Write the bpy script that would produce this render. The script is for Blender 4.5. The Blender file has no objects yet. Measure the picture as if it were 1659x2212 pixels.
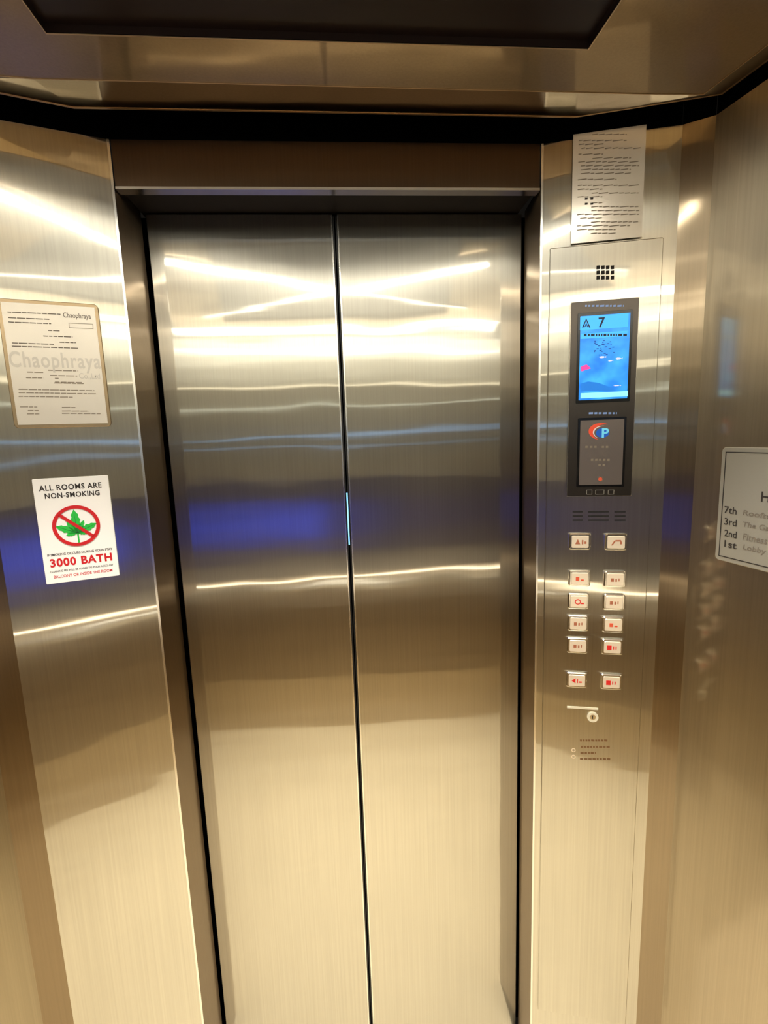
import bpy, bmesh, math, random
from mathutils import Vector, Matrix
random.seed(7)
SC=bpy.context.scene
COL=SC.collection
# ------------------------------------------------------------------ camera model
F_PX,CX,CY=1069.0,829.5,1106.0
CAM=Vector((0,0,1.655))
Zc=Vector((-240.5,6964,1069)).normalized()
Yc=Vector((-88.5,161,-1069)); Yc=(Yc-Zc*Yc.dot(Zc)).normalized()
Xc=Yc.cross(Zc)
def ray(px,py):
    c=Vector(((px-CX)/F_PX,(CY-py)/F_PX,-1.0))
    return Vector((Xc.dot(c),Yc.dot(c),Zc.dot(c)))
cd=bpy.data.cameras.new('camera'); cam=bpy.data.objects.new('camera',cd); COL.objects.link(cam)
cd.sensor_fit='VERTICAL'; cd.sensor_height=36; cd.sensor_width=27; cd.lens=F_PX/2212*36; cd.clip_start=0.01
cam.matrix_world=Matrix.Translation(CAM)@Matrix((Xc,Yc,Zc)).to_4x4()
SC.camera=cam
# ------------------------------------------------------------------ surfaces (real wall planes)
class Surf:
    def __init__(s,o,ang):            # ang: direction of u in plan, degrees
        s.o=Vector(o); a=math.radians(ang)
        s.u=Vector((math.cos(a),math.sin(a),0)); s.v=Vector((0,0,1)); s.n=s.u.cross(s.v)
    def hit(s,px,py):
        d=ray(px,py); t=(s.o-CAM).dot(s.n)/d.dot(s.n); p=CAM+d*t-s.o
        return p.dot(s.u),p.z
    def mat(s,u0=0,v0=0,w0=0):
        p=s.o+s.u*u0+s.v*v0+s.n*w0
        m=Matrix((s.u,s.v,s.n)).transposed().to_4x4()
        return Matrix.Translation(p)@m
    def pt(s,u,v=0): return s.o+s.u*u+s.v*v
def hitz(px,py,z):
    d=ray(px,py); t=(z-CAM.z)/d.z; return CAM+d*t
YF,YD=1.0,1.117
S_F=Surf((0,YF,0),0); S_D=Surf((0,YD,0),0)
xL=S_F.hit(304,945)[0]; xR=S_F.hit(1162,945)[0]
dL=S_D.hit(352,945)[0]; dR=S_D.hit(1130,945)[0]; dM=S_D.hit(744,945)[0]
zH=S_F.hit(705,407)[1]; zT=S_F.hit(705,306)[1]; zS=zH+0.010
S_L=Surf((xL,YF,0),19); S_R=Surf((xR,YF,0),-15)
uLe=S_L.hit(-37,945)[0]; uRe=S_R.hit(1440,945)[0]
S_LS=Surf(S_L.pt(uLe),34); S_RS=Surf(S_R.pt(uRe),-34)
uLs=S_LS.hit(-118,945)[0]; uRs=S_RS.hit(1505,945)[0]
S_LW=Surf(S_LS.pt(uLs),80); S_RW=Surf(S_RS.pt(uRs),-80)
YB=-0.42
lenL=(S_LW.o.y-YB)/math.sin(math.radians(80)); lenR=(S_RW.o.y-YB)/math.sin(math.radians(80))
ZC=zT
# ------------------------------------------------------------------ materials
def lin(c):
    return tuple(((x/255)/12.92 if x/255<=0.04045 else ((x/255+0.055)/1.055)**2.4) for x in c)+(1,)
def mat(name,rgb,rough=0.5,metal=0.0,emit=0.0,ecol=None,spec=0.5,noise=0.0,nscale=20):
    m=bpy.data.materials.new(name); m.use_nodes=True; nt=m.node_tree; b=nt.nodes['Principled BSDF']
    b.inputs['Base Color'].default_value=lin(rgb); b.inputs['Roughness'].default_value=rough
    b.inputs['Metallic'].default_value=metal; b.inputs['Specular IOR Level'].default_value=spec
    if emit:
        b.inputs['Emission Color'].default_value=lin(ecol or rgb); b.inputs['Emission Strength'].default_value=emit
    if noise:
        tc=nt.nodes.new('ShaderNodeTexCoord'); n=nt.nodes.new('ShaderNodeTexNoise'); n.inputs['Scale'].default_value=nscale
        n.inputs['Detail'].default_value=4
        r=nt.nodes.new('ShaderNodeMapRange'); r.inputs['To Min'].default_value=1-noise; r.inputs['To Max'].default_value=1+noise
        mx=nt.nodes.new('ShaderNodeMix'); mx.data_type='RGBA'; mx.blend_type='MULTIPLY'; mx.inputs[0].default_value=1
        mx.inputs[6].default_value=lin(rgb)
        nt.links.new(tc.outputs['Object'],n.inputs['Vector']); nt.links.new(n.outputs['Fac'],r.inputs['Value'])
        nt.links.new(r.outputs['Result'],mx.inputs[7]); nt.links.new(mx.outputs[2],b.inputs['Base Color'])
    return m
def steel(name,u,rgb=(209,204,190),r_an=0.34,r_sm=0.055,mix=0.44,wav=0.0020,aniso=0.97,grain=0.13):
    """vertically brushed stainless steel: a broad horizontal smear mixed with a sharper reflection"""
    m=bpy.data.materials.new(name); m.use_nodes=True; nt=m.node_tree; N=nt.nodes; L=nt.links
    b=N['Principled BSDF']; out=N['Material Output']
    b2=N.new('ShaderNodeBsdfPrincipled'); ms=N.new('ShaderNodeMixShader'); ms.inputs[0].default_value=mix
    geo=N.new('ShaderNodeNewGeometry')
    mp=N.new('ShaderNodeMapping'); mp.inputs['Scale'].default_value=(260,260,2.2)
    L.new(geo.outputs['Position'],mp.inputs['Vector'])
    n=N.new('ShaderNodeTexNoise'); n.inputs['Scale'].default_value=1; n.inputs['Detail'].default_value=3
    L.new(mp.outputs['Vector'],n.inputs['Vector'])
    r=N.new('ShaderNodeMapRange'); r.inputs['To Min'].default_value=1-grain; r.inputs['To Max'].default_value=1+grain
    L.new(n.outputs['Fac'],r.inputs['Value'])
    mx=N.new('ShaderNodeMix'); mx.data_type='RGBA'; mx.blend_type='MULTIPLY'; mx.inputs[0].default_value=1
    mx.inputs[6].default_value=lin(rgb); L.new(r.outputs['Result'],mx.inputs[7])
    # slow waviness of the sheet, plus faint horizontal ripples
    n2=N.new('ShaderNodeTexNoise'); n2.inputs['Scale'].default_value=3.6; n2.inputs['Detail'].default_value=1
    L.new(geo.outputs['Position'],n2.inputs['Vector'])
    bp=N.new('ShaderNodeBump'); bp.inputs['Strength'].default_value=1; bp.inputs['Distance'].default_value=wav
    L.new(n2.outputs['Fac'],bp.inputs['Height'])
    mp3=N.new('ShaderNodeMapping'); mp3.inputs['Scale'].default_value=(1.6,1.6,16); L.new(geo.outputs['Position'],mp3.inputs['Vector'])
    n3=N.new('ShaderNodeTexNoise'); n3.inputs['Scale'].default_value=1; n3.inputs['Detail'].default_value=1.5
    L.new(mp3.outputs['Vector'],n3.inputs['Vector'])
    bp3=N.new('ShaderNodeBump'); bp3.inputs['Strength'].default_value=1; bp3.inputs['Distance'].default_value=0.0006
    L.new(n3.outputs['Fac'],bp3.inputs['Height']); L.new(bp.outputs[0],bp3.inputs['Normal'])
    tv=N.new('ShaderNodeCombineXYZ')
    for i in range(3): tv.inputs[i].default_value=u[i]
    for q,ro,an in ((b,r_an,aniso),(b2,r_sm,0.3)):
        q.inputs['Metallic'].default_value=1; q.inputs['Roughness'].default_value=ro
        q.inputs['Anisotropic'].default_value=an; L.new(tv.outputs[0],q.inputs['Tangent'])
        L.new(mx.outputs[2],q.inputs['Base Color']); L.new(bp3.outputs[0],q.inputs['Normal'])
    L.new(b.outputs[0],ms.inputs[1]); L.new(b2.outputs[0],ms.inputs[2]); L.new(ms.outputs[0],out.inputs['Surface'])
    return m
ex=Vector((1,0,0))
M={}
M['door']=steel('door_steel',ex)
M['left']=steel('left_steel',S_L.u); M['right']=steel('right_steel',S_R.u)
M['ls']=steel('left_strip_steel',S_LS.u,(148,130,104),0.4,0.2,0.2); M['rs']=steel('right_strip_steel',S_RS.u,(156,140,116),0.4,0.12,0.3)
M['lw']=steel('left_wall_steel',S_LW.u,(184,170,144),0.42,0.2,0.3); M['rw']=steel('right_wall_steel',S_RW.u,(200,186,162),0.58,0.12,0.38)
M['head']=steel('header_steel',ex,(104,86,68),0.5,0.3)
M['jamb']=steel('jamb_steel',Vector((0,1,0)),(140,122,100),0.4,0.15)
M['ceil']=steel('ceiling_steel',ex,(190,166,130),0.32,0.09,0.4,0.006)
M['plate']=steel('faceplate_steel',S_R.u,(206,201,187),0.34,0.06,0.42)
M['chrome']=mat('polished_edge',(244,240,230),0.18,1)
M['lip']=mat('ceiling_lip',(214,186,146),0.35,1)
M['rail']=mat('polished_rail',(255,252,244),0.42,1)
M['railglow']=mat('rail_reflection_glow',(255,250,235),0.5,emit=8,ecol=(255,240,210))
M['line_hot']=mat('rear_reflection_line',(255,250,240),0.5,emit=3.2,ecol=(255,248,236))
M['line_mid']=mat('rear_reflection_line_soft',(255,250,240),0.5,emit=3.0,ecol=(255,244,218))
M['line_low']=mat('rear_reflection_line_faint',(240,250,245),0.5,emit=1.2,ecol=(235,245,240))
M['black']=mat('black_void',(3,3,3),0.8,spec=0.0)
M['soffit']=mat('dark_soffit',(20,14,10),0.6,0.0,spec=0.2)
M['blackmirror']=mat('black_glossy',(26,16,12),0.3,0.0,spec=0.3)
M['rubber']=mat('black_rubber',(8,8,9),0.5)
M['floor']=mat('cream_marble',(230,217,188),0.4,noise=0.12,nscale=3)
M['panel_light']=mat('added_light_panel',(255,246,225),0.5,emit=11,ecol=(255,251,240))
M['housing']=mat('light_housing',(200,200,200),0.4,1)
M['white']=mat('white_card',(252,250,246),0.5)
M['paper']=mat('notice_paper',(228,220,205),0.32,0.35,noise=0.04)
M['sheet']=mat('laminated_sheet',(218,211,198),0.25,0.5,noise=0.05)
M['holder']=mat('clear_holder',(170,148,114),0.25,0.6)
M['ink']=mat('dark_ink',(46,40,36),0.6)
M['grey_ink']=mat('grey_ink',(150,138,120),0.6)
M['mid_ink']=mat('mid_ink',(116,106,94),0.6)
M['wm']=mat('watermark_ink',(208,201,188),0.35,0.3)
M['red']=mat('red_ink',(206,24,30),0.5)
M['green']=mat('green_ink',(40,190,66),0.5)
M['dgreen']=mat('dark_green_ink',(14,92,36),0.5)
M['bezel']=mat('display_bezel',(86,80,74),0.28,0.95)
M['bezel_edge']=mat('display_bezel_edge',(190,182,168),0.25,1)
M['blackgloss']=mat('black_plastic',(10,10,12),0.15)
M['badge']=mat('badge_grey',(132,122,116),0.35,0.7)
M['silver']=mat('silver_sign',(206,202,188),0.28,0.6)
M['btn']=mat('button_rim',(250,245,232),0.16,1)
M['face']=mat('button_face',(232,217,190),0.25,0.5,emit=0.22,ecol=(255,226,190))
M['mark']=mat('button_mark',(170,104,76),0.4)
M['engrave']=mat('engraved_mark',(118,86,54),0.4)
M['lockm']=mat('lock_nickel_glow',(240,232,205),0.3,0.4,emit=0.15)  # slight glow added so the lock and flap edge look lighter
M['redglow']=mat('red_button_mark',(195,34,30),0.4,emit=0.3)
M['orange']=mat('orange_mark',(205,84,56),0.4,emit=0.2)
M['slot']=mat('speaker_slot',(20,16,12),0.8)
M['lcd_text']=mat('lcd_dark',(6,22,60),0.4,emit=0.02)
M['lcd_line']=mat('lcd_line',(14,80,170),0.4,emit=0.4)
M['lcd_head']=mat('lcd_header',(60,165,240),0.4,emit=0.95)
M['lcd_pale']=mat('lcd_pale',(130,210,252),0.4,emit=1.0)
M['lcd_pink']=mat('lcd_pink',(225,60,150),0.4,emit=0.8)
M['lcd_white']=mat('lcd_white',(200,205,245),0.4,emit=0.75)
M['lcd_teal']=mat('lcd_teal',(14,110,200),0.4,emit=0.85)
M['logo_blue']=mat('logo_blue',(20,90,190),0.4,emit=0.3)
M['logo_red']=mat('logo_red',(230,80,50),0.4,emit=0.25)
M['logo_mint']=mat('logo_mint',(110,205,235),0.4,emit=0.4)
M['logo_white']=mat('logo_white',(235,220,215),0.4,emit=0.2)
M['pale_blue_ink']=mat('pale_blue_ink',(130,160,215),0.4,emit=0.15)
M['glint']=mat('seam_glint_glow',(120,190,255),0.4,emit=3,ecol=(120,195,255))
def lcd():
    m=mat('lcd_screen',(10,40,90),0.3,emit=1.25); nt=m.node_tree; b=nt.nodes['Principled BSDF']
    tc=nt.nodes.new('ShaderNodeTexCoord'); n=nt.nodes.new('ShaderNodeTexNoise'); n.inputs['Scale'].default_value=28
    cr=nt.nodes.new('ShaderNodeValToRGB'); cr.color_ramp.elements[0].position=0.35; cr.color_ramp.elements[1].position=0.7
    cr.color_ramp.elements[0].color=lin((14,122,222)); cr.color_ramp.elements[1].color=lin((60,175,248))
    nt.links.new(tc.outputs['Object'],n.inputs['Vector']); nt.links.new(n.outputs['Fac'],cr.inputs['Fac'])
    nt.links.new(cr.outputs['Color'],b.inputs['Emission Color'])
    return m
M['lcd']=lcd()
M['rear']=mat('rear_panel',(164,161,149),0.4,0.2,noise=0.15,nscale=2)
M['rear_mid']=mat('rear_middle_panel',(80,75,72),0.4,0.2,noise=0.15,nscale=2)
M['rear_low']=mat('rear_lower_panel',(126,104,74),0.5,0.2,noise=0.15,nscale=2)
M['rear_low_lit']=mat('rear_lower_lit',(186,163,124),0.5,0.2,noise=0.15,nscale=2)  # bottom of the rear wall: floor light painted in as a paler tone
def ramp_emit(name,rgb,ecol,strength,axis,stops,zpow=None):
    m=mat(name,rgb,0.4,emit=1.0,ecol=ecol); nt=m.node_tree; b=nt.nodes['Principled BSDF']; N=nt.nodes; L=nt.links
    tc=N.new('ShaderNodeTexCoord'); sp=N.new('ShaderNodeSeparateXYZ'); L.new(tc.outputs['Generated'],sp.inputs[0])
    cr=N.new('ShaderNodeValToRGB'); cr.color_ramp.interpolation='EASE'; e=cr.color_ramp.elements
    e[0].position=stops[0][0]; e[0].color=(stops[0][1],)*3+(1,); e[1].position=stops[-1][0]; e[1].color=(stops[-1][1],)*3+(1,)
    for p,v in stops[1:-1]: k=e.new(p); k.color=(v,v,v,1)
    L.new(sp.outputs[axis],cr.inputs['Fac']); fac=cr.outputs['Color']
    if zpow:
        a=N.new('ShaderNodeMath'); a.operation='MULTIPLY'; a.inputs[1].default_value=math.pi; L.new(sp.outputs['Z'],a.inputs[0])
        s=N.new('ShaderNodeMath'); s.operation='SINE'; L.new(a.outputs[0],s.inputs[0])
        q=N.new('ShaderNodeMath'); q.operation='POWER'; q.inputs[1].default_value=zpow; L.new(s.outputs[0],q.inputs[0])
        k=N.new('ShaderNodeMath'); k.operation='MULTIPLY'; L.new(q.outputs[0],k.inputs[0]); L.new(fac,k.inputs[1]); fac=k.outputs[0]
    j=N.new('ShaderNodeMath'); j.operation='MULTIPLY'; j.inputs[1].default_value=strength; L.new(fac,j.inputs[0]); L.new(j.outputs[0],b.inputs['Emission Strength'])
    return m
M['light']=ramp_emit('light_bar',(255,246,225),(255,250,236),46,'X',[(0,1.0),(0.5,1.0),(0.62,0.18),(1,0.12)])  # far half dimmed: fade of its door reflection put into the emission
M['blueglow']=ramp_emit('blue_reflection_glow',(58,58,66),(36,70,226),1.35,'X',[(0,0.15),(0.2,0.7),(0.64,1.0),(0.78,0.2),(1,0)],2.4)
M['topglow']=ramp_emit('rear_reflection_glow',(190,190,180),(250,248,236),1.5,'Z',[(0,0.0),(0.35,0.15),(0.7,0.7),(1,1.0)])
M['bluethin']=ramp_emit('blue_reflection_line',(120,160,210),(150,190,245),1.4,'X',[(0,0.2),(0.25,0.7),(0.6,1.0),(1,0.5)])
M['bluethin2']=ramp_emit('blue_reflection_line_faint',(120,160,210),(160,190,240),0.8,'X',[(0,0.6),(0.4,1.0),(1,0.1)])
# ------------------------------------------------------------------ mesh helpers
class MB:
    def __init__(s): s.bm=bmesh.new()
    def box(s,a,b,c,d,e,f):
        bm=s.bm; v=[bm.verts.new(p) for p in ((a,c,e),(b,c,e),(b,d,e),(a,d,e),(a,c,f),(b,c,f),(b,d,f),(a,d,f))]
        for q in ((3,2,1,0),(4,5,6,7),(0,1,5,4),(1,2,6,5),(2,3,7,6),(3,0,4,7)): bm.faces.new([v[i] for i in q])
        return s
    def loops(s,Ls,cap0=True,cap1=True):
        bm=s.bm; R=[[bm.verts.new(p) for p in l] for l in Ls]; n=len(R[0])
        for i in range(len(R)-1):
            for j in range(n):
                k=(j+1)%n; bm.faces.new((R[i][j],R[i][k],R[i+1][k],R[i+1][j]))
        if cap0: bm.faces.new(list(reversed(R[0])))
        if cap1: bm.faces.new(R[-1])
        return s
    def poly(s,pts,w0,w1): return s.loops([[(x,y,w0) for x,y in pts],[(x,y,w1) for x,y in pts]])
    def rrect(s,a,b,c,d,r,w0,w1,ch=0.0,seg=4):
        def rr(i):
            o=[]
            for cx,cy,a0 in ((b-r,d-r,0),(a+r,d-r,90),(a+r,c+r,180),(b-r,c+r,270)):
                for k in range(seg+1):
                    t=math.radians(a0+90*k/seg); rad=max(r-i,0.00005); o.append((cx+rad*math.cos(t),cy+rad*math.sin(t)))
            return o
        l0=rr(0)
        L=[[(x,y,w0) for x,y in l0],[(x,y,w1-ch) for x,y in l0]]
        if ch: L.append([(x,y,w1) for x,y in rr(ch)])
        return s.loops(L)
    def disc(s,x,y,rx,ry,w0,w1,n=32): return s.poly([(x+rx*math.cos(2*math.pi*i/n),y+ry*math.sin(2*math.pi*i/n)) for i in range(n)],w0,w1)
    def ring(s,x,y,ro,ri,w0,w1,n=48):
        def c(r,w): return [(x+r*math.cos(2*math.pi*i/n),y+r*math.sin(2*math.pi*i/n),w) for i in range(n)]
        return s.loops([c(ri,w0),c(ro,w0),c(ro,w1),c(ri,w1)],False,False)
    def frame(s,a,b,c,d,t,w0,w1):
        s.box(a,b,d-t,d,w0,w1); s.box(a,b,c,c+t,w0,w1); s.box(a,a+t,c+t,d-t,w0,w1); s.box(b-t,b,c+t,d-t,w0,w1); return s
    def tube(s,p0,p1,r,n=16):
        p0=Vector(p0);p1=Vector(p1); d=(p1-p0).normalized(); a=d.orthogonal().normalized(); b=d.cross(a)
        c=lambda p:[tuple(p+a*r*math.cos(2*math.pi*i/n)+b*r*math.sin(2*math.pi*i/n)) for i in range(n)]
        return s.loops([c(p0),c(p1)])
    def build(s,name,m,parent=None,mw=None,label=None,cat=None,kind=None,smooth=False,group=None):
        bmesh.ops.recalc_face_normals(s.bm,faces=s.bm.faces[:])
        me=bpy.data.meshes.new(name); s.bm.to_mesh(me); s.bm.free(); me.materials.append(m)
        if smooth:
            for p in me.polygons: p.use_smooth=True
        o=bpy.data.objects.new(name,me); COL.objects.link(o)
        if parent: o.parent=parent
        if mw is not None: o.matrix_world=mw
        tag(o,label,cat,kind,group); return o
def tag(o,label=None,cat=None,kind=None,group=None):
    if label:o['label']=label
    if cat:o['category']=cat
    if kind:o['kind']=kind
    if group:o['group']=group
class Thing:
    def __init__(s,name,label,cat,S,px,py,group=None):
        s.S=S; s.u0,s.v0=S.hit(px,py)
        s.e=bpy.data.objects.new(name,None); s.e.empty_display_size=0.05; COL.objects.link(s.e)
        s.e.matrix_world=S.mat(s.u0,s.v0); tag(s.e,label,cat,None,group)
    def p(s,px,py):
        u,v=s.S.hit(px,py); return u-s.u0,v-s.v0
    def r(s,x0,y0,x1,y1):
        xm,ym=(x0+x1)/2,(y0+y1)/2
        return s.p(x0,ym)[0],s.p(x1,ym)[0],s.p(xm,y1)[1],s.p(xm,y0)[1]
    def text(s,name,txt,x0,y0,x1,y1,w,m,parent=None,bold=0.0,label=None,shear=0):
        a,b,c,d=s.r(x0,y0,x1,y1)
        return text(name,txt,a,b,c,d,w,m,parent or s.e,bold,label,shear)
def text(name,txt,a,b,c,d,w,m,parent,bold=0.0,label=None,shear=0):
    cu=bpy.data.curves.new(name,'FONT'); cu.body=txt; cu.size=1; cu.offset=bold; cu.extrude=0.0; cu.shear=shear
    cu.resolution_u=4
    if bold>0.015: cu.space_character=1.12
    t=bpy.data.objects.new('tmp_text',cu); COL.objects.link(t)
    dg=bpy.context.evaluated_depsgraph_get(); dg.update()
    me=bpy.data.meshes.new_from_object(t.evaluated_get(dg))
    bpy.data.objects.remove(t)
    xs=[v.co.x for v in me.vertices]; ys=[v.co.y for v in me.vertices]
    x0,x1,y0,y1=min(xs),max(xs),min(ys),max(ys)
    for v in me.vertices:
        v.co=(a+(v.co.x-x0)/(x1-x0)*(b-a), c+(v.co.y-y0)/max(y1-y0,1e-6)*(d-c), w)
    me.materials.clear(); me.materials.append(m); me.name=name
    o=bpy.data.objects.new(name,me); COL.objects.link(o); o.parent=parent
    if label:o['label']=label
    return o
def slab(name,S,u0,u1,v0,v1,m,t=0.012,w=0.0):
    return MB().box(u0,u1,v0,v1,w-t,w).build(name,m,None,S.mat(),kind='structure')
# ------------------------------------------------------------------ the setting
MB().box(-1.05,1.05,YB,YF+0.0,-0.03,0.0).build('floor',M['floor'],kind='structure')
slab('wall_front_left',S_L,uLe,0,0,zT,M['left'])
slab('wall_front_right',S_R,0,uRe,0,zT,M['right'])
slab('trim_1',S_LS,uLs,0,0,zT,M['ls'])
slab('trim_2',S_RS,0,uRs,0,zT,M['rs'])
slab('wall_left',S_LW,-lenL,0,0,zT,M['lw'])
slab('wall_right',S_RW,0,lenR,0,zT,M['rw'])
# rear wall
xa=S_LW.pt(-lenL).x; xb=S_RW.pt(lenR).x
MB().box(xa,xb,YB-0.02,YB,1.42,zT).build('wall_rear',M['rear'],kind='structure')
MB().box(xa,xb,YB-0.02,YB,0.92,1.42).build('trim_27',M['rear_mid'],kind='structure')
MB().box(xa,xb,YB-0.02,YB,0.32,0.92).build('trim_3',M['rear_low'],kind='structure')
MB().box(xa,xb,YB-0.02,YB,0,0.32).build('trim_28',M['rear_low_lit'],kind='structure')
mb=MB(); mb.tube((xa+0.04,YB+0.06,0.865),(xb-0.04,YB+0.06,0.865),0.019,32)
for x in (xa+0.2,0,xb-0.2): mb.tube((x,YB,0.865),(x,YB+0.06,0.865),0.01)
mb.build('trim_4',M['rail'],kind='structure',smooth=True)
MB().box(xa+0.01,xb-0.01,YB,YB+0.01,0.890,0.900).build('trim_29',M['railglow'],kind='structure')  # unseen glow line added to brighten the rail's reflection
MB().box(-1.10,0.30,YB,YB+0.008,1.00,1.42).build('trim_5',M['blueglow'],kind='structure')  # made-up glowing panel, out of view, for the blue patch in the doors
MB().box(xa+0.02,xb-0.02,YB,YB+0.008,1.672,1.69).build('trim_6',M['bluethin'],kind='structure')  # this and the next: added blue glow lines, seen only as door streaks
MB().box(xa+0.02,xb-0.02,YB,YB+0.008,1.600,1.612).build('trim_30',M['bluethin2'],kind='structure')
MB().box(xa+0.02,xb-0.02,YB,YB+0.006,1.90,zT-0.02).build('trim_31',M['topglow'],kind='structure')  # added glow band and lines up to the cove, for bright door reflections
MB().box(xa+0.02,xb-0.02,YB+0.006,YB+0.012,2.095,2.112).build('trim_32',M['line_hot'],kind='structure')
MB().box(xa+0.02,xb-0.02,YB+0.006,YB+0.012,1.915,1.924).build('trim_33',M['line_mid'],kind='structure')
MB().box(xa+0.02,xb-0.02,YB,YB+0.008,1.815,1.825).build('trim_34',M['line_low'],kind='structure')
# black cove above the wall panels, car roof
ZR=2.47
for i,(S,a,b) in enumerate(((S_L,uLe,0),(S_R,0,uRe),(S_LS,uLs,0),(S_RS,0,uRs),(S_LW,-lenL,0),(S_RW,0,lenR),(S_F,xL,xR))):
    slab('trim_%d'%(7+i),S,a,b,zT,ZR,M['black'],0.012,-0.001)
MB().box(xa,xb,YB-0.02,YB,zT,ZR).build('trim_14',M['black'],kind='structure')
MB().box(-1.05,1.05,YB-0.02,1.02,ZR,ZR+0.02).build('trim_15',M['black'],kind='structure')
# header over the doorway with its polished lower lip
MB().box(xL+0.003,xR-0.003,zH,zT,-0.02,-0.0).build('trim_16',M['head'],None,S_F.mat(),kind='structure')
MB().box(xL+0.003,xR-0.003,zH-0.003,zH+0.0015,-0.02,0.0015).build('trim_17',M['chrome'],None,S_F.mat(),kind='structure')
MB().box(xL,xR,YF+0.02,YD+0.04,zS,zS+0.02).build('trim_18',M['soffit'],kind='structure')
# jamb reveals
def quadprism(name,pts,z0,z1,m):
    return MB().poly(pts,z0,z1).build(name,m,kind='structure')
quadprism('trim_19',[(xL,YF+0.0005),(dL,YD+0.001),(dL-0.01,YD+0.02),(xL-0.02,YF+0.012)],0,zS,M['jamb'])
quadprism('trim_20',[(xR,YF+0.0005),(dR,YD+0.001),(dR+0.01,YD+0.02),(xR+0.02,YF+0.012)],0,zS,M['jamb'])
# polished corner edges of the return panels
MB().box(-0.0035,0.0005,0,zT,-0.002,0.0012).build('trim_21',M['chrome'],None,S_L.mat(),kind='structure')
MB().box(-0.0005,0.0035,0,zT,-0.002,0.0012).build('trim_22',M['chrome'],None,S_R.mat(),kind='structure')
# dark band behind the doors, sill
MB().box(dL-0.02,dR+0.02,YD+0.032,YD+0.05,0,zS).build('trim_23',M['black'],kind='structure')
MB().box(xL,xR,YF,YD+0.03,-0.02,0.002).build('trim_24',M['floor'],kind='structure')
# glow strip added behind the door gap to imitate a bluish glint
za=S_D.hit(755,1182)[1]; zb=S_D.hit(750,1068)[1]
MB().box(dM-0.004,dM+0.004,YD+0.026,YD+0.031,za,zb).build('trim_35',M['glint'],kind='structure')
# door leaves
def door(name,a,b,side):
    root=MB().rrect(a,b,0.006,zS-0.003,0.002,-0.03,0,0.0012).build(name,M['door'],None,S_D.mat(0,0,-0.006),kind='structure')
    e=b if side>0 else a
    MB().box(*( (e-0.0035,e-0.0008) if side>0 else (e+0.0008,e+0.0035)),0.01,zS-0.006,0.0,0.0014).build('door_edge',M['chrome'],root)
    MB().box(*( (e+0.0002,e+0.0030) if side>0 else (e-0.0030,e-0.0002)),0.01,zS-0.006,-0.028,-0.004).build('edge_seal',M['rubber'],root)
    return root
door('door_1',dL+0.008,dM-0.0044,1); door('door_2',dM+0.0044,dR-0.005,-1)
# ------------------------------------------------------------------ suspended ceiling
zo=ZC+0.020; zi=ZC
def v2(p): return Vector((p.x,p.y))
P2=v2(hitz(160,233,zo)); P3=v2(hitz(1240,253,zo)); P4=v2(hitz(1560,203,zo))
nL=Vector((S_LW.n.x,S_LW.n.y)); dl=Vector((-math.cos(math.radians(19)),-math.sin(math.radians(19))))
t=(0.05-(P2-v2(S_LW.o)).dot(nL))/dl.dot(nL); P1=P2+dl*t
def rear(P,sgn,y): # run back parallel to a side wall
    d=Vector((sgn*math.cos(math.radians(80)),-math.sin(math.radians(80)))); return P+d*((y-P.y)/d.y)
O=[rear(P1,-1,YB+0.03),P1,P2,P3,P4,rear(P4,1,YB+0.03)]
Q2=v2(hitz(70,170,zi)); Q3=v2(hitz(1390,203,zi)); Q1=P1+Vector((0.06,-0.045)); Q4=P4+Vector((-0.055,-0.03))
Q=[rear(Q1,-1,YB+0.05),Q1,Q2,Q3,Q4,rear(Q4,1,YB+0.05)]
I2=v2(hitz(100,70,zi)); I3=v2(hitz(1270,105,zi)); e2=v2(hitz(50,0,zi))-I2; e3=v2(hitz(1340,0,zi))-I3
I1=I2+e2*2.2; I4=I3+e3*2.2
In=[rear(I1,-1,YB+0.28),I1,I2,I3,I4,rear(I4,1,YB+0.28)]
L=lambda pts,z:[(p.x,p.y,z) for p in pts]
def toward(A,B,d): # points of A moved a distance d toward matching points of B
    return [a+(b-a).normalized()*d for a,b in zip(A,B)]
MB().loops([L(O,zo+0.012),L(O,zo),L(Q,zi),L(In,zi)],False,False).build('ceiling',M['ceil'],kind='structure')
MB().loops([L(In,zi+0.0005),L(In,zi+0.010)],False,True).build('trim_26',M['blackmirror'],kind='structure')
MB().poly([(p.x,p.y) for p in O],zi+0.035,zi+0.05).build('trim_25',M['black'],kind='structure')
# bright lips: outer edge, fold line and recess edge
def lipring(name,A,B,d,z,h=0.002):
    A2=toward(A,B,d); MB().loops([L(A,z),L(A,z-h),L(A2,z-h),L(A2,z)],False,False).build(name,M['lip'],kind='structure')
lipring('trim_36',O,Q,0.004,zo-0.0002,0.0012)
lipring('trim_37',Q,In,0.0016,zi-0.0002,0.0008)
lipring('trim_38',In,Q,0.0022,zi-0.0002,0.0008)
# crossed linear lights
for k,(a,b,side) in enumerate(((Vector((-0.565,0.700,0)),Vector((0.55,0.04,0)),'left'),(Vector((0.478,0.642,0)),Vector((-0.55,0.04,0)),'right'))):
    d=(b-a).normalized()
    e=bpy.data.objects.new('ceiling_light',None); COL.objects.link(e)
    z=ZC-0.008-0.010*k
    e.matrix_world=Matrix.Translation(Vector(((a+b).x/2,(a+b).y/2,z)))@Matrix.Rotation(math.atan2(d.y,d.x),4,'Z')
    tag(e,'long linear light bar on the ceiling running from the front %s corner'%side,'light',group='crossed linear ceiling lights')
    h=(b-a).length/2
    MB().box(-h,h,-0.013,0.013,0.0,0.006).build('housing',M['housing'],e)
    MB().box(-h+0.004,h-0.004,-0.010,0.010,-0.002,0.0).build('diffuser',M['light'],e)
e=bpy.data.objects.new('added_ceiling_panel',None); COL.objects.link(e)  # unseen panel added to lift the room light and whiten the doors
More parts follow.
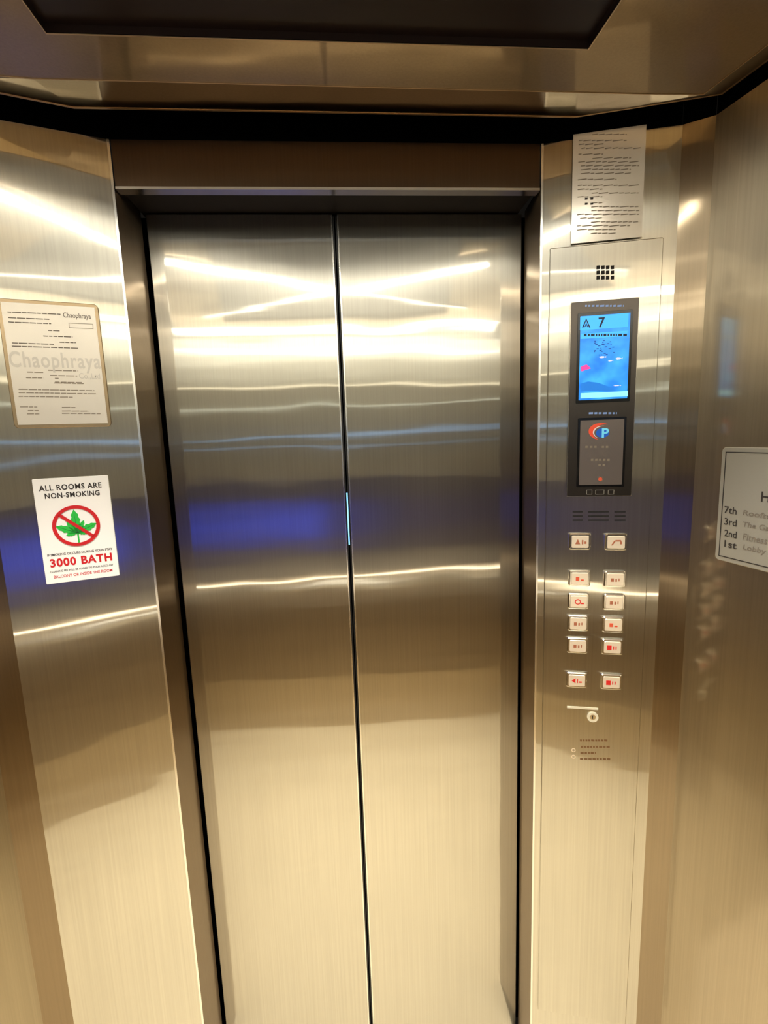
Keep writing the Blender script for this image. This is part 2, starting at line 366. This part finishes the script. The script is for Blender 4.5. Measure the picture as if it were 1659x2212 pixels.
e.matrix_world=Matrix.Translation(Vector((0,-0.325,ZC-0.004)))
tag(e,'wide flat light panel added out of view across the rear of the ceiling','light')
MB().box(-0.80,0.80,-0.06,0.06,0.0,0.003).build('housing',M['housing'],e)
MB().box(-0.79,0.79,-0.05,0.05,-0.002,0.0).build('diffuser',M['panel_light'],e)
# unseen spot lamps added below the ceiling to brighten the floor
for x in (-0.38,0.38):
    for y in (0.05,0.58):
        ld=bpy.data.lights.new('added_floor_spot','SPOT'); ld.energy=76; ld.spot_size=math.radians(75); ld.spot_blend=1.0
        ld.shadow_soft_size=0.03; ld.color=(1.0,0.955,0.865)
        lo=bpy.data.objects.new('added_floor_spot',ld); COL.objects.link(lo); lo.location=(x,y,ZC-0.03)
# ------------------------------------------------------------------ control panel on the right return
cp=Thing('elevator_control_panel','tall brushed steel lift control panel with blue display and buttons, right of the doors','control panel',S_R,1262,2195)
CPe=cp.e
a=cp.p(1178,1106)[0]; b=cp.p(1404,1106)[0]; top=cp.p(1307,526)[1]
MB().rrect(a,b,0.0,top,0.003,0.0005,0.004,0.0015).build('faceplate',M['plate'],CPe)
W=0.0041
mb=MB(); 
for i in range(4):
    for j in range(3):
        x=1291+i*10.2; y=579+j*11
        q=cp.r(x-3.7,y-4,x+3.7,y+4); mb.box(*q,W,W+0.0004)
mb.build('speaker_grille',M['slot'],CPe,label='small square grid of dark holes above the display')
# display bezel
q=cp.r(1227,650,1370,1071)
bz=MB().rrect(*q,0.004,W,W+0.004,0.0012).build('display_bezel',M['bezel'],CPe)
MB().frame(*q,0.0012,W,W+0.0036).build('bezel_edge',M['bezel_edge'],bz)
W2=W+0.0041
q=cp.r(1244,675,1361,870)
sc=MB().rrect(*q,0.002,W2,W2+0.001,0.0004).build('display_screen',M['blackgloss'],CPe,label='lit blue display showing an up arrow and 7')
W3=W2+0.0011
q=cp.r(1250,682,1355,863); MB().box(*q,W3,W3+0.0003).build('lcd_picture',M['lcd'],sc)
W4=W3+0.0004
q=cp.r(1251,683,1354,712); MB().box(*q,W4,W4+0.0002).build('header_bar',M['lcd_head'],sc)
q=cp.r(1252,720,1352,731); MB().box(*q,W4,W4+0.0002).build('date_bar',M['lcd_head'],sc)
mb=MB(); x=1259
while x<1348:
    w_=random.choice((3,4,6,8)); q=cp.r(x,723,x+w_,728); mb.box(*q,W4+0.0003,W4+0.0004); x+=w_+2.5
mb.build('date_text',M['lcd_text'],sc)
cp.text('floor_number','7',1290,688,1304,710,W4+0.0005,M['lcd_text'],sc,0.02)
mb=MB()
def tri_out(cx_,cy_,w_,h_,t_):
    p=lambda x,y:cp.p(cx_+x,cy_+y)
    for s_ in (-1,1):
        mb.poly([p(0,-h_),p(s_*w_,h_),p(s_*(w_-t_),h_),p(0,-h_+t_*1.6)],W4+0.0003,W4+0.0005)
tri_out(1264,700,9,10,3); tri_out(1264,704,4,5,2)
mb.build('up_arrow',M['lcd_text'],sc)
mb=MB(); q=cp.r(1252,848,1353,859); mb.box(*q,W4,W4+0.0002)
mb.build('ticker_bar',M['lcd_pale'],sc)
mb=MB()
mb.poly([cp.p(x,y) for x,y in ((1252,803),(1252,794),(1258,791),(1265,789),(1270,793),(1274,797),(1268,799),(1262,800),(1257,803))],W4,W4+0.0002)
mb.build('coral_shape',M['lcd_pink'],sc)
for (x,y,rx,ry) in ((1299,773,8,2.4),(1334,776,8,2.6),(1316,781,6,1.6),(1330,834,9,1.2)):
    u,v=cp.p(x,y); k_=0.0008
    MB().poly([(u-rx*k_,v),(u-rx*k_*.5,v+ry*k_),(u+rx*k_*.3,v+ry*k_*.8),(u+rx*k_*.7,v),(u+rx*k_,v+ry*k_),(u+rx*k_,v-ry*k_),(u+rx*k_*.7,v-0.0001),(u+rx*k_*.3,v-ry*k_*.8),(u-rx*k_*.5,v-ry*k_)],W4,W4+0.0002).build('fish_shape',M['lcd_white'],sc)
mb=MB(); mb.poly([cp.p(x,y) for x,y in ((1252,846),(1252,830),(1268,825),(1290,828),(1315,837),(1330,846))],W4,W4+0.0001)
mb.build('seabed_shape',M['lcd_teal'],sc)
mb=MB()
for _ in range(26):
    x=random.uniform(1278,1322); y=random.uniform(735,768); q=cp.r(x,y,x+random.uniform(2,6),y+2); mb.box(*q,W4,W4+0.0002)
mb.build('fish_shoal',M['lcd_line'],sc)
# small pale lettering on the bezel above and below the screen
for y,x0,x1 in ((663,1262,1345),(893,1270,1330)):
    mb=MB(); x=x0
    while x<x1:
        w_=random.choice((4,6,9)); q=cp.r(x,y-2,min(x+w_,x1),y+2); mb.box(*q,W2,W2+0.0003); x+=w_+3
    mb.build('bezel_lettering',M['pale_blue_ink'],CPe)
# badge below the display
q=cp.r(1245,902,1348,1051)
bd=MB().rrect(*q,0.002,W2,W2+0.0012,0.0004).build('badge_recess',M['blackgloss'],CPe)
q=cp.r(1250,907,1343,1046); MB().rrect(*q,0.001,W2+0.0012,W2+0.0018,0.0003).build('badge_plate',M['badge'],bd)
WB=W2+0.0019
def arc(mb,cx_,cy_,rx,ry,a0,a1,t0,t1,w0,w1,n=18):
    for i in range(n):
        A=math.radians(a0+(a1-a0)*i/n); B=math.radians(a0+(a1-a0)*(i+1)/n)
        f=lambda k:t0+(t1-t0)*math.sin(math.pi*k/n)
        P=[(rx,ry,A,0),(rx,ry,B,0),(rx,ry,B,f(i+1)),(rx,ry,A,f(i))]
        mb.poly([cp.p(cx_+(r1-t_)*math.cos(g),cy_-(r2-t_*0.8)*math.sin(g)) for r1,r2,g,t_ in P],w0,w1)
mb=MB(); u,v=cp.p(1299,935); mb.disc(u,v,0.0125,0.0095,WB,WB+0.0003,30); mb.build('logo_ellipse',M['logo_blue'],bd)
mb=MB(); arc(mb,1296,932,27,18,58,255,0.5,10,WB+0.0004,WB+0.0007); mb.build('logo_swoosh',M['logo_red'],bd)
mb=MB(); arc(mb,1299,934,21,14,80,240,0.5,3,WB+0.0005,WB+0.0008); mb.build('logo_crescent',M['logo_white'],bd)
cp.text('logo_letter','P',1297,925,1312,945,WB+0.0011,M['logo_mint'],bd,0.03)
for y,xs in ((965,(1262,1272,1281,1297,1306)),(993,(1274,1283,1291,1300,1309)),(1004,(1290,1299))):
    mb=MB()
    for x in xs: q=cp.r(x,y-2,x+5,y+2); mb.box(*q,WB,WB+0.0003)
    mb.build('badge_text',M['grey_ink'],bd)
u,v=cp.p(1294,1034); MB().ring(u,v,0.0055,0.0042,WB,WB+0.0008).build('sensor_ring',M['btn'],bd)
MB().disc(u,v,0.0038,0.0038,WB,WB+0.0006).build('sensor_lamp',M['orange'],bd)
mb=MB()
for x0,x1 in ((1265,1277),(1284,1303),(1311,1324)): mb.frame(*cp.r(x0,1057,x1,1067),0.0008,W2,W2+0.0003)
mb.build('bezel_text',M['silver'],CPe)
# lower speaker slots
mb=MB()
for x0,x1 in ((1236,1258),(1269,1314),(1326,1350)):
    for k in range(3):
        y=1105+k*9; q=cp.r(x0,y-1.8,x1,y+1.8); mb.rrect(*q,0.0009,W,W+0.0004)
mb.build('speaker_grille',M['slot'],CPe,label='three short rows of horizontal slots under the display')
# buttons
def button(px,py,style):
    u,v=cp.p(px,py); hw,hh=0.0215,0.0175
    B=MB().rrect(u-hw,u+hw,v-hh,v+hh,0.0045,W,W+0.006,0.0022).build('call_button',M['btn'],CPe)
    w=W+0.0061
    MB().rrect(u-hw+0.0048,u+hw-0.0048,v-hh+0.0046,v+hh-0.0046,0.0025,w,w+0.0016,0.0008).build('button_face',M['face'],B)
    w+=0.0017; mb=MB(); m=M['mark']; e=0.0004
    if style=='bell':
        mb.poly([(u-0.010,v-0.005),(u-0.005,v+0.006),(u,v-0.005)],w,w+e); mb.box(u+0.003,u+0.006,v-0.005,v+0.004,w,w+e); mb.box(u+0.008,u+0.012,v-0.004,v+0.001,w,w+e)
    elif style=='phone':
        mb.poly([(u-0.010,v-0.006),(u-0.007,v-0.006),(u-0.001,v+0.003),(u-0.004,v+0.004)],w,w+e); mb.box(u-0.002,u+0.009,v+0.002,v+0.005,w,w+e); mb.box(u+0.007,u+0.0105,v-0.004,v+0.002,w,w+e)
    elif style=='red':
        m=M['redglow']; mb.box(u-0.011,u-0.002,v-0.0055,v+0.0045,w,w+e); mb.box(u+0.001,u+0.003,v-0.004,v+0.003,w,w+e); mb.box(u+0.006,u+0.008,v-0.004,v+0.003,w,w+e)
    elif style=='arc':
        m=M['redglow']; mb.ring(u-0.002,v,0.006,0.0042,w,w+e,20); mb.box(u+0.004,u+0.010,v-0.005,v-0.002,w,w+e)
    elif style=='open':
        m=M['redglow']; mb.poly([(u-0.011,v),(u-0.003,v-0.006),(u-0.003,v+0.006)],w,w+e); mb.box(u,u+0.002,v-0.005,v+0.004,w,w+e); mb.box(u+0.004,u+0.010,v-0.004,v-0.001,w,w+e)
    elif style=='dot':
        m=M['orange']; mb.box(u-0.008,u-0.001,v-0.004,v+0.004,w,w+e); mb.box(u+0.002,u+0.008,v-0.004,v-0.001,w,w+e)
    else:
        mb.box(u-0.009,u-0.003,v-0.004,v+0.003,w,w+e); mb.box(u,u+0.003,v-0.004,v+0.002,w,w+e); mb.box(u+0.006,u+0.008,v-0.003,v+0.003,w,w+e)
    mb.build('button_marking',m,B)
for px,py,st in ((1251,1168,'bell'),(1328,1169,'phone'),(1250,1247,'dot'),(1326,1249,'plain'),(1248,1296,'arc'),(1324,1298,'plain'),
                 (1247,1343,'plain'),(1322,1346,'dot'),(1246,1391,'plain'),(1320,1394,'red'),(1244,1465,'open'),(1318,1469,'red')):
    button(px,py,st)
# service flap edge, key lock, engraved notes
q=cp.r(1224,1525,1291,1529); MB().box(*q,W,W+0.0012).build('flap_edge',M['lockm'],CPe)
u,v=cp.p(1279,1546); lk=MB().ring(u,v,0.0115,0.0065,W,W+0.003,32).build('key_lock',M['lockm'],CPe)
MB().disc(u,v,0.0062,0.0062,W,W+0.0022).build('lock_core',M['btn'],lk); MB().box(u-0.0008,u+0.0008,v-0.004,v+0.004,W+0.0023,W+0.0026).build('keyhole',M['slot'],lk)
mb=MB()
for y,x0,x1 in ((1597,1252,1312),(1611,1254,1316),(1624,1253,1286),(1637,1252,1318)):
    x=x0
    while x<x1:
        w_=random.choice((4,5,7)); q=cp.r(x,y-2,min(x+w_,x1),y+2); mb.box(*q,W,W+0.0003); x+=w_+2
mb.build('engraved_text',M['engrave'],CPe)
for y in (1618,1632):
    u,v=cp.p(1238,y); MB().ring(u,v,0.0045,0.003,W,W+0.0004,20).build('engraved_symbol',M['face'],CPe)
# ------------------------------------------------------------------ paper notice above the control panel
nt_=Thing('notice_sheet','narrow white instruction sheet covered in small print, stuck above the control panel','notice',S_R,1309,522)
q=nt_.r(1235,284,1389,521)
MB().box(q[0],q[1],q[2],q[3],0.0045,0.0052).build('paper_sheet',M['sheet'],nt_.e)
mb=MB(); y=294
while y<512:
    ind=random.choice((0,0,0,6,30)); x=1247+ind; end=random.choice((1380,1378,1360,1330,1300)) if y>310 else 1350
    if y<305: x=1275
    while x<end:
        w_=random.uniform(6,22); qq=nt_.r(x-(y-400)*0.02,y-1.0,min(x+w_,end)-(y-400)*0.02,y+1.0); mb.box(*qq,0.0053,0.0055); x+=w_+2.5
    y+=random.choice((8.2,8.2,8.2,13))
mb.build('printed_text',M['mid_ink'],nt_.e)
mb=MB()
for x,y in ((1262,432),(1274,432),(1262,443),(1274,443)): mb.box(*nt_.r(x,y-2,x+6,y+2),0.0056,0.0058)
mb.build('printed_symbol',M['ink'],nt_.e)
# ------------------------------------------------------------------ licence notice on the left return
ln=Thing('framed_notice','cream certificate with faint large lettering in a thin frame, upper left of the doors','notice',S_L,127,924)
q=ln.r(13,653,227,924); 
fr=MB().rrect(*q,0.008,0.0,0.005,0.001).build('frame',M['holder'],ln.e)
g=0.006; MB().box(q[0]+g,q[1]-g,q[2]+g,q[3]-g,0.0051,0.0056).build('paper_sheet',M['paper'],ln.e)
def lines(T,rows,w,m,name,h=1.0,slope=0.045):
    mb=MB()
    for y,x0,x1 in rows:
        x=x0
        while x<x1:
            w_=random.uniform(7,20); xx=min(x+w_,x1); yy=y+(0.5*(x+xx)-120)*slope*(966-y)/300
            mb.box(*T.r(x,yy-h,xx,yy+h),w,w+0.0002); x+=w_+2
    mb.build(name,m,T.e)
lines(ln,[(680,18,132),(692,20,108),(701,20,112),(716,105,130),(728,95,158),(740,130,165),(745,28,118),(752,28,170)],0.0058,M['mid_ink'],'printed_text')
lines(ln,[(801,105,170),(806,60,95),(818,120,128),(826,120,178),(812,110,168),(818,58,95),(828,118,182),
           (843,42,205),(850,42,208),(858,42,160)],0.0058,M['grey_ink'],'printed_text')
lines(ln,[(880,45,82),(888,62,85),(895,60,88)],0.0058,M['grey_ink'],'printed_text')
lines(ln,[(880,135,165),(888,135,192),(893,135,218)],0.0058,M['grey_ink'],'printed_text')
ln.text('company_name','Chaophraya',138,678,197,692,0.0058,M['mid_ink'],bold=0.012)
q=ln.r(150,700,202,711); MB().frame(*q,0.0008,0.0058,0.006).build('stamp_box',M['grey_ink'],ln.e)
ln.text('watermark_name','Chaophraya',22,762,218,806,0.0060,M['wm'],bold=0.02)
ln.text('watermark_suffix','Co.,Ltd',172,807,217,821,0.0060,M['wm'],bold=0.01)
# ------------------------------------------------------------------ non-smoking sign
ns=Thing('no_smoking_sign','white non-smoking sign with green leaf crossed out in a red circle, left of the doors','sign',S_L,182,1254)
q=ns.r(84,1030,247,1254); MB().rrect(*q,0.002,0.0,0.003,0.0006).build('sign_board',M['white'],ns.e)
w=0.0034
ns.text('heading','ALL ROOMS ARE',84,1045,220,1057,w,M['ink'],bold=0.025)
ns.text('heading','NON-SMOKING',97,1062,216,1073.5,w,M['ink'],bold=0.025)
u,v=ns.p(166,1135); k=abs(ns.p(216,1135)[0]-ns.p(116,1135)[0])/100; R=52*k
mb=MB()
def leaflet(ang,ln_,wd,ox=0,oy=-0.35):
    a=math.radians(ang); d=Vector((math.cos(a),math.sin(a))); n_=Vector((-d.y,d.x)); o=Vector((u,v))+Vector((ox,oy*R))
    L_=[];R_=[]
    N_=9
    for i in range(N_+1):
        t=i/N_; ww=wd*math.sin(math.pi*min(1,t*0.92+0.06))**0.8*(1.0 if i%2 else 0.72)
        if i==N_: ww=0
        L_.append(o+d*ln_*t+n_*ww); R_.append(o+d*ln_*t-n_*ww)
    pts=L_+list(reversed(R_[:-1])); mb.poly([(p.x,p.y) for p in pts],w,w+0.0003)
for ang,l,wd in ((92,1.15,.22),(25,.95,.19),(155,.95,.19),(60,.7,.12),(125,.7,.12),(-8,.5,.10),(190,.5,.10)): leaflet(ang,l*R,wd*R)
mb.box(u-0.02*R,u+0.05*R,v-0.85*R,v-0.3*R,w,w+0.0003)
lf=mb.build('leaf',M['green'],ns.e)
mb=MB()
for ang,l in ((92,1.0),(25,.85),(155,.85)):
    a=math.radians(ang); d=Vector((math.cos(a),math.sin(a))); n_=Vector((-d.y,d.x))*0.018*R; o=Vector((u,v-0.35*R)); e=o+d*l*R
    mb.poly([tuple(o+n_),tuple(o-n_),tuple(e)],w+0.0004,w+0.0005)
mb.build('leaf_vein',M['dgreen'],lf)
mb=MB(); mb.ring(u,v,R,R*0.84,w+0.0006,w+0.0009,64)
a=math.radians(-42); d=Vector((math.cos(a),math.sin(a))); n_=Vector((-d.y,d.x))*0.075*R; c=Vector((u,v))
mb.poly([tuple(c-d*R*.9+n_),tuple(c-d*R*.9-n_),tuple(c+d*R*.9-n_),tuple(c+d*R*.9+n_)],w+0.0006,w+0.0009)
mb.build('prohibition_ring',M['red'],ns.e)
ns.text('small_print','IF SMOKING OCCURS DURING YOUR STAY',102,1189.5,244,1194.5,w,M['ink'],bold=0.014)
ns.text('penalty_amount','3000 BATH',108,1200,243,1218,w,M['red'],bold=0.035)
ns.text('small_print','CLEANING FEE WILL BE ADDED TO YOUR ACCOUNT',108,1225,246,1229,w,M['ink'],bold=0.01)
ns.text('small_print','BALCONY OR INSIDE THE ROOM',116,1235,244,1241,w,M['red'],bold=0.012)
# ------------------------------------------------------------------ floor directory on the right wall
fd=Thing('floor_directory_sign','silver floor directory plate with dark border line, on the right wall','sign',S_RW,1600,1222)
a=fd.p(1556,1090)[0]; vb=fd.p(1600,1220)[1]; vt=fd.p(1600,966)[1]
bw=0.30
MB().rrect(a,a+bw,vb,vt,0.008,0.0,0.005,0.0012).build('sign_board',M['silver'],fd.e)
g=0.008; MB().frame(a+g,a+bw-g,vb+g,vt-g,0.0016,0.0051,0.0055).build('border_line',M['ink'],fd.e)
def fdt(txt,px,py,h,nm,wd,m='ink'):
    x,y=fd.p(px,py); text(nm,txt,x,x+wd,y-h/2,y+h/2,0.0056,M[m],fd.e,0.01,shear=0.12 if m=='mid_ink' else 0)
hh=0.0125
fdt('H',1650,1072,0.017,'heading',0.014)
for n1,y1,n2,y2,wd in (('7th',1100,'Rooftop',1108,0.06),('3rd',1125,'The Gallery',1133,0.075),('2nd',1150,'Fitness Center',1158,0.095),('1st',1173,'Lobby &',1182,0.055)):
    fdt(n1,1570,y1,hh,'floor_label',0.024); fdt(n2,1610,y2,hh*0.95,'floor_name',wd,'mid_ink')
# ------------------------------------------------------------------ world, colour
w_=bpy.data.worlds.new('world'); SC.world=w_; w_.use_nodes=True
w_.node_tree.nodes['Background'].inputs[0].default_value=(0.02,0.017,0.014,1); w_.node_tree.nodes['Background'].inputs[1].default_value=0.3
SC.view_settings.view_transform='Standard'; SC.view_settings.look='None'; SC.view_settings.exposure=0
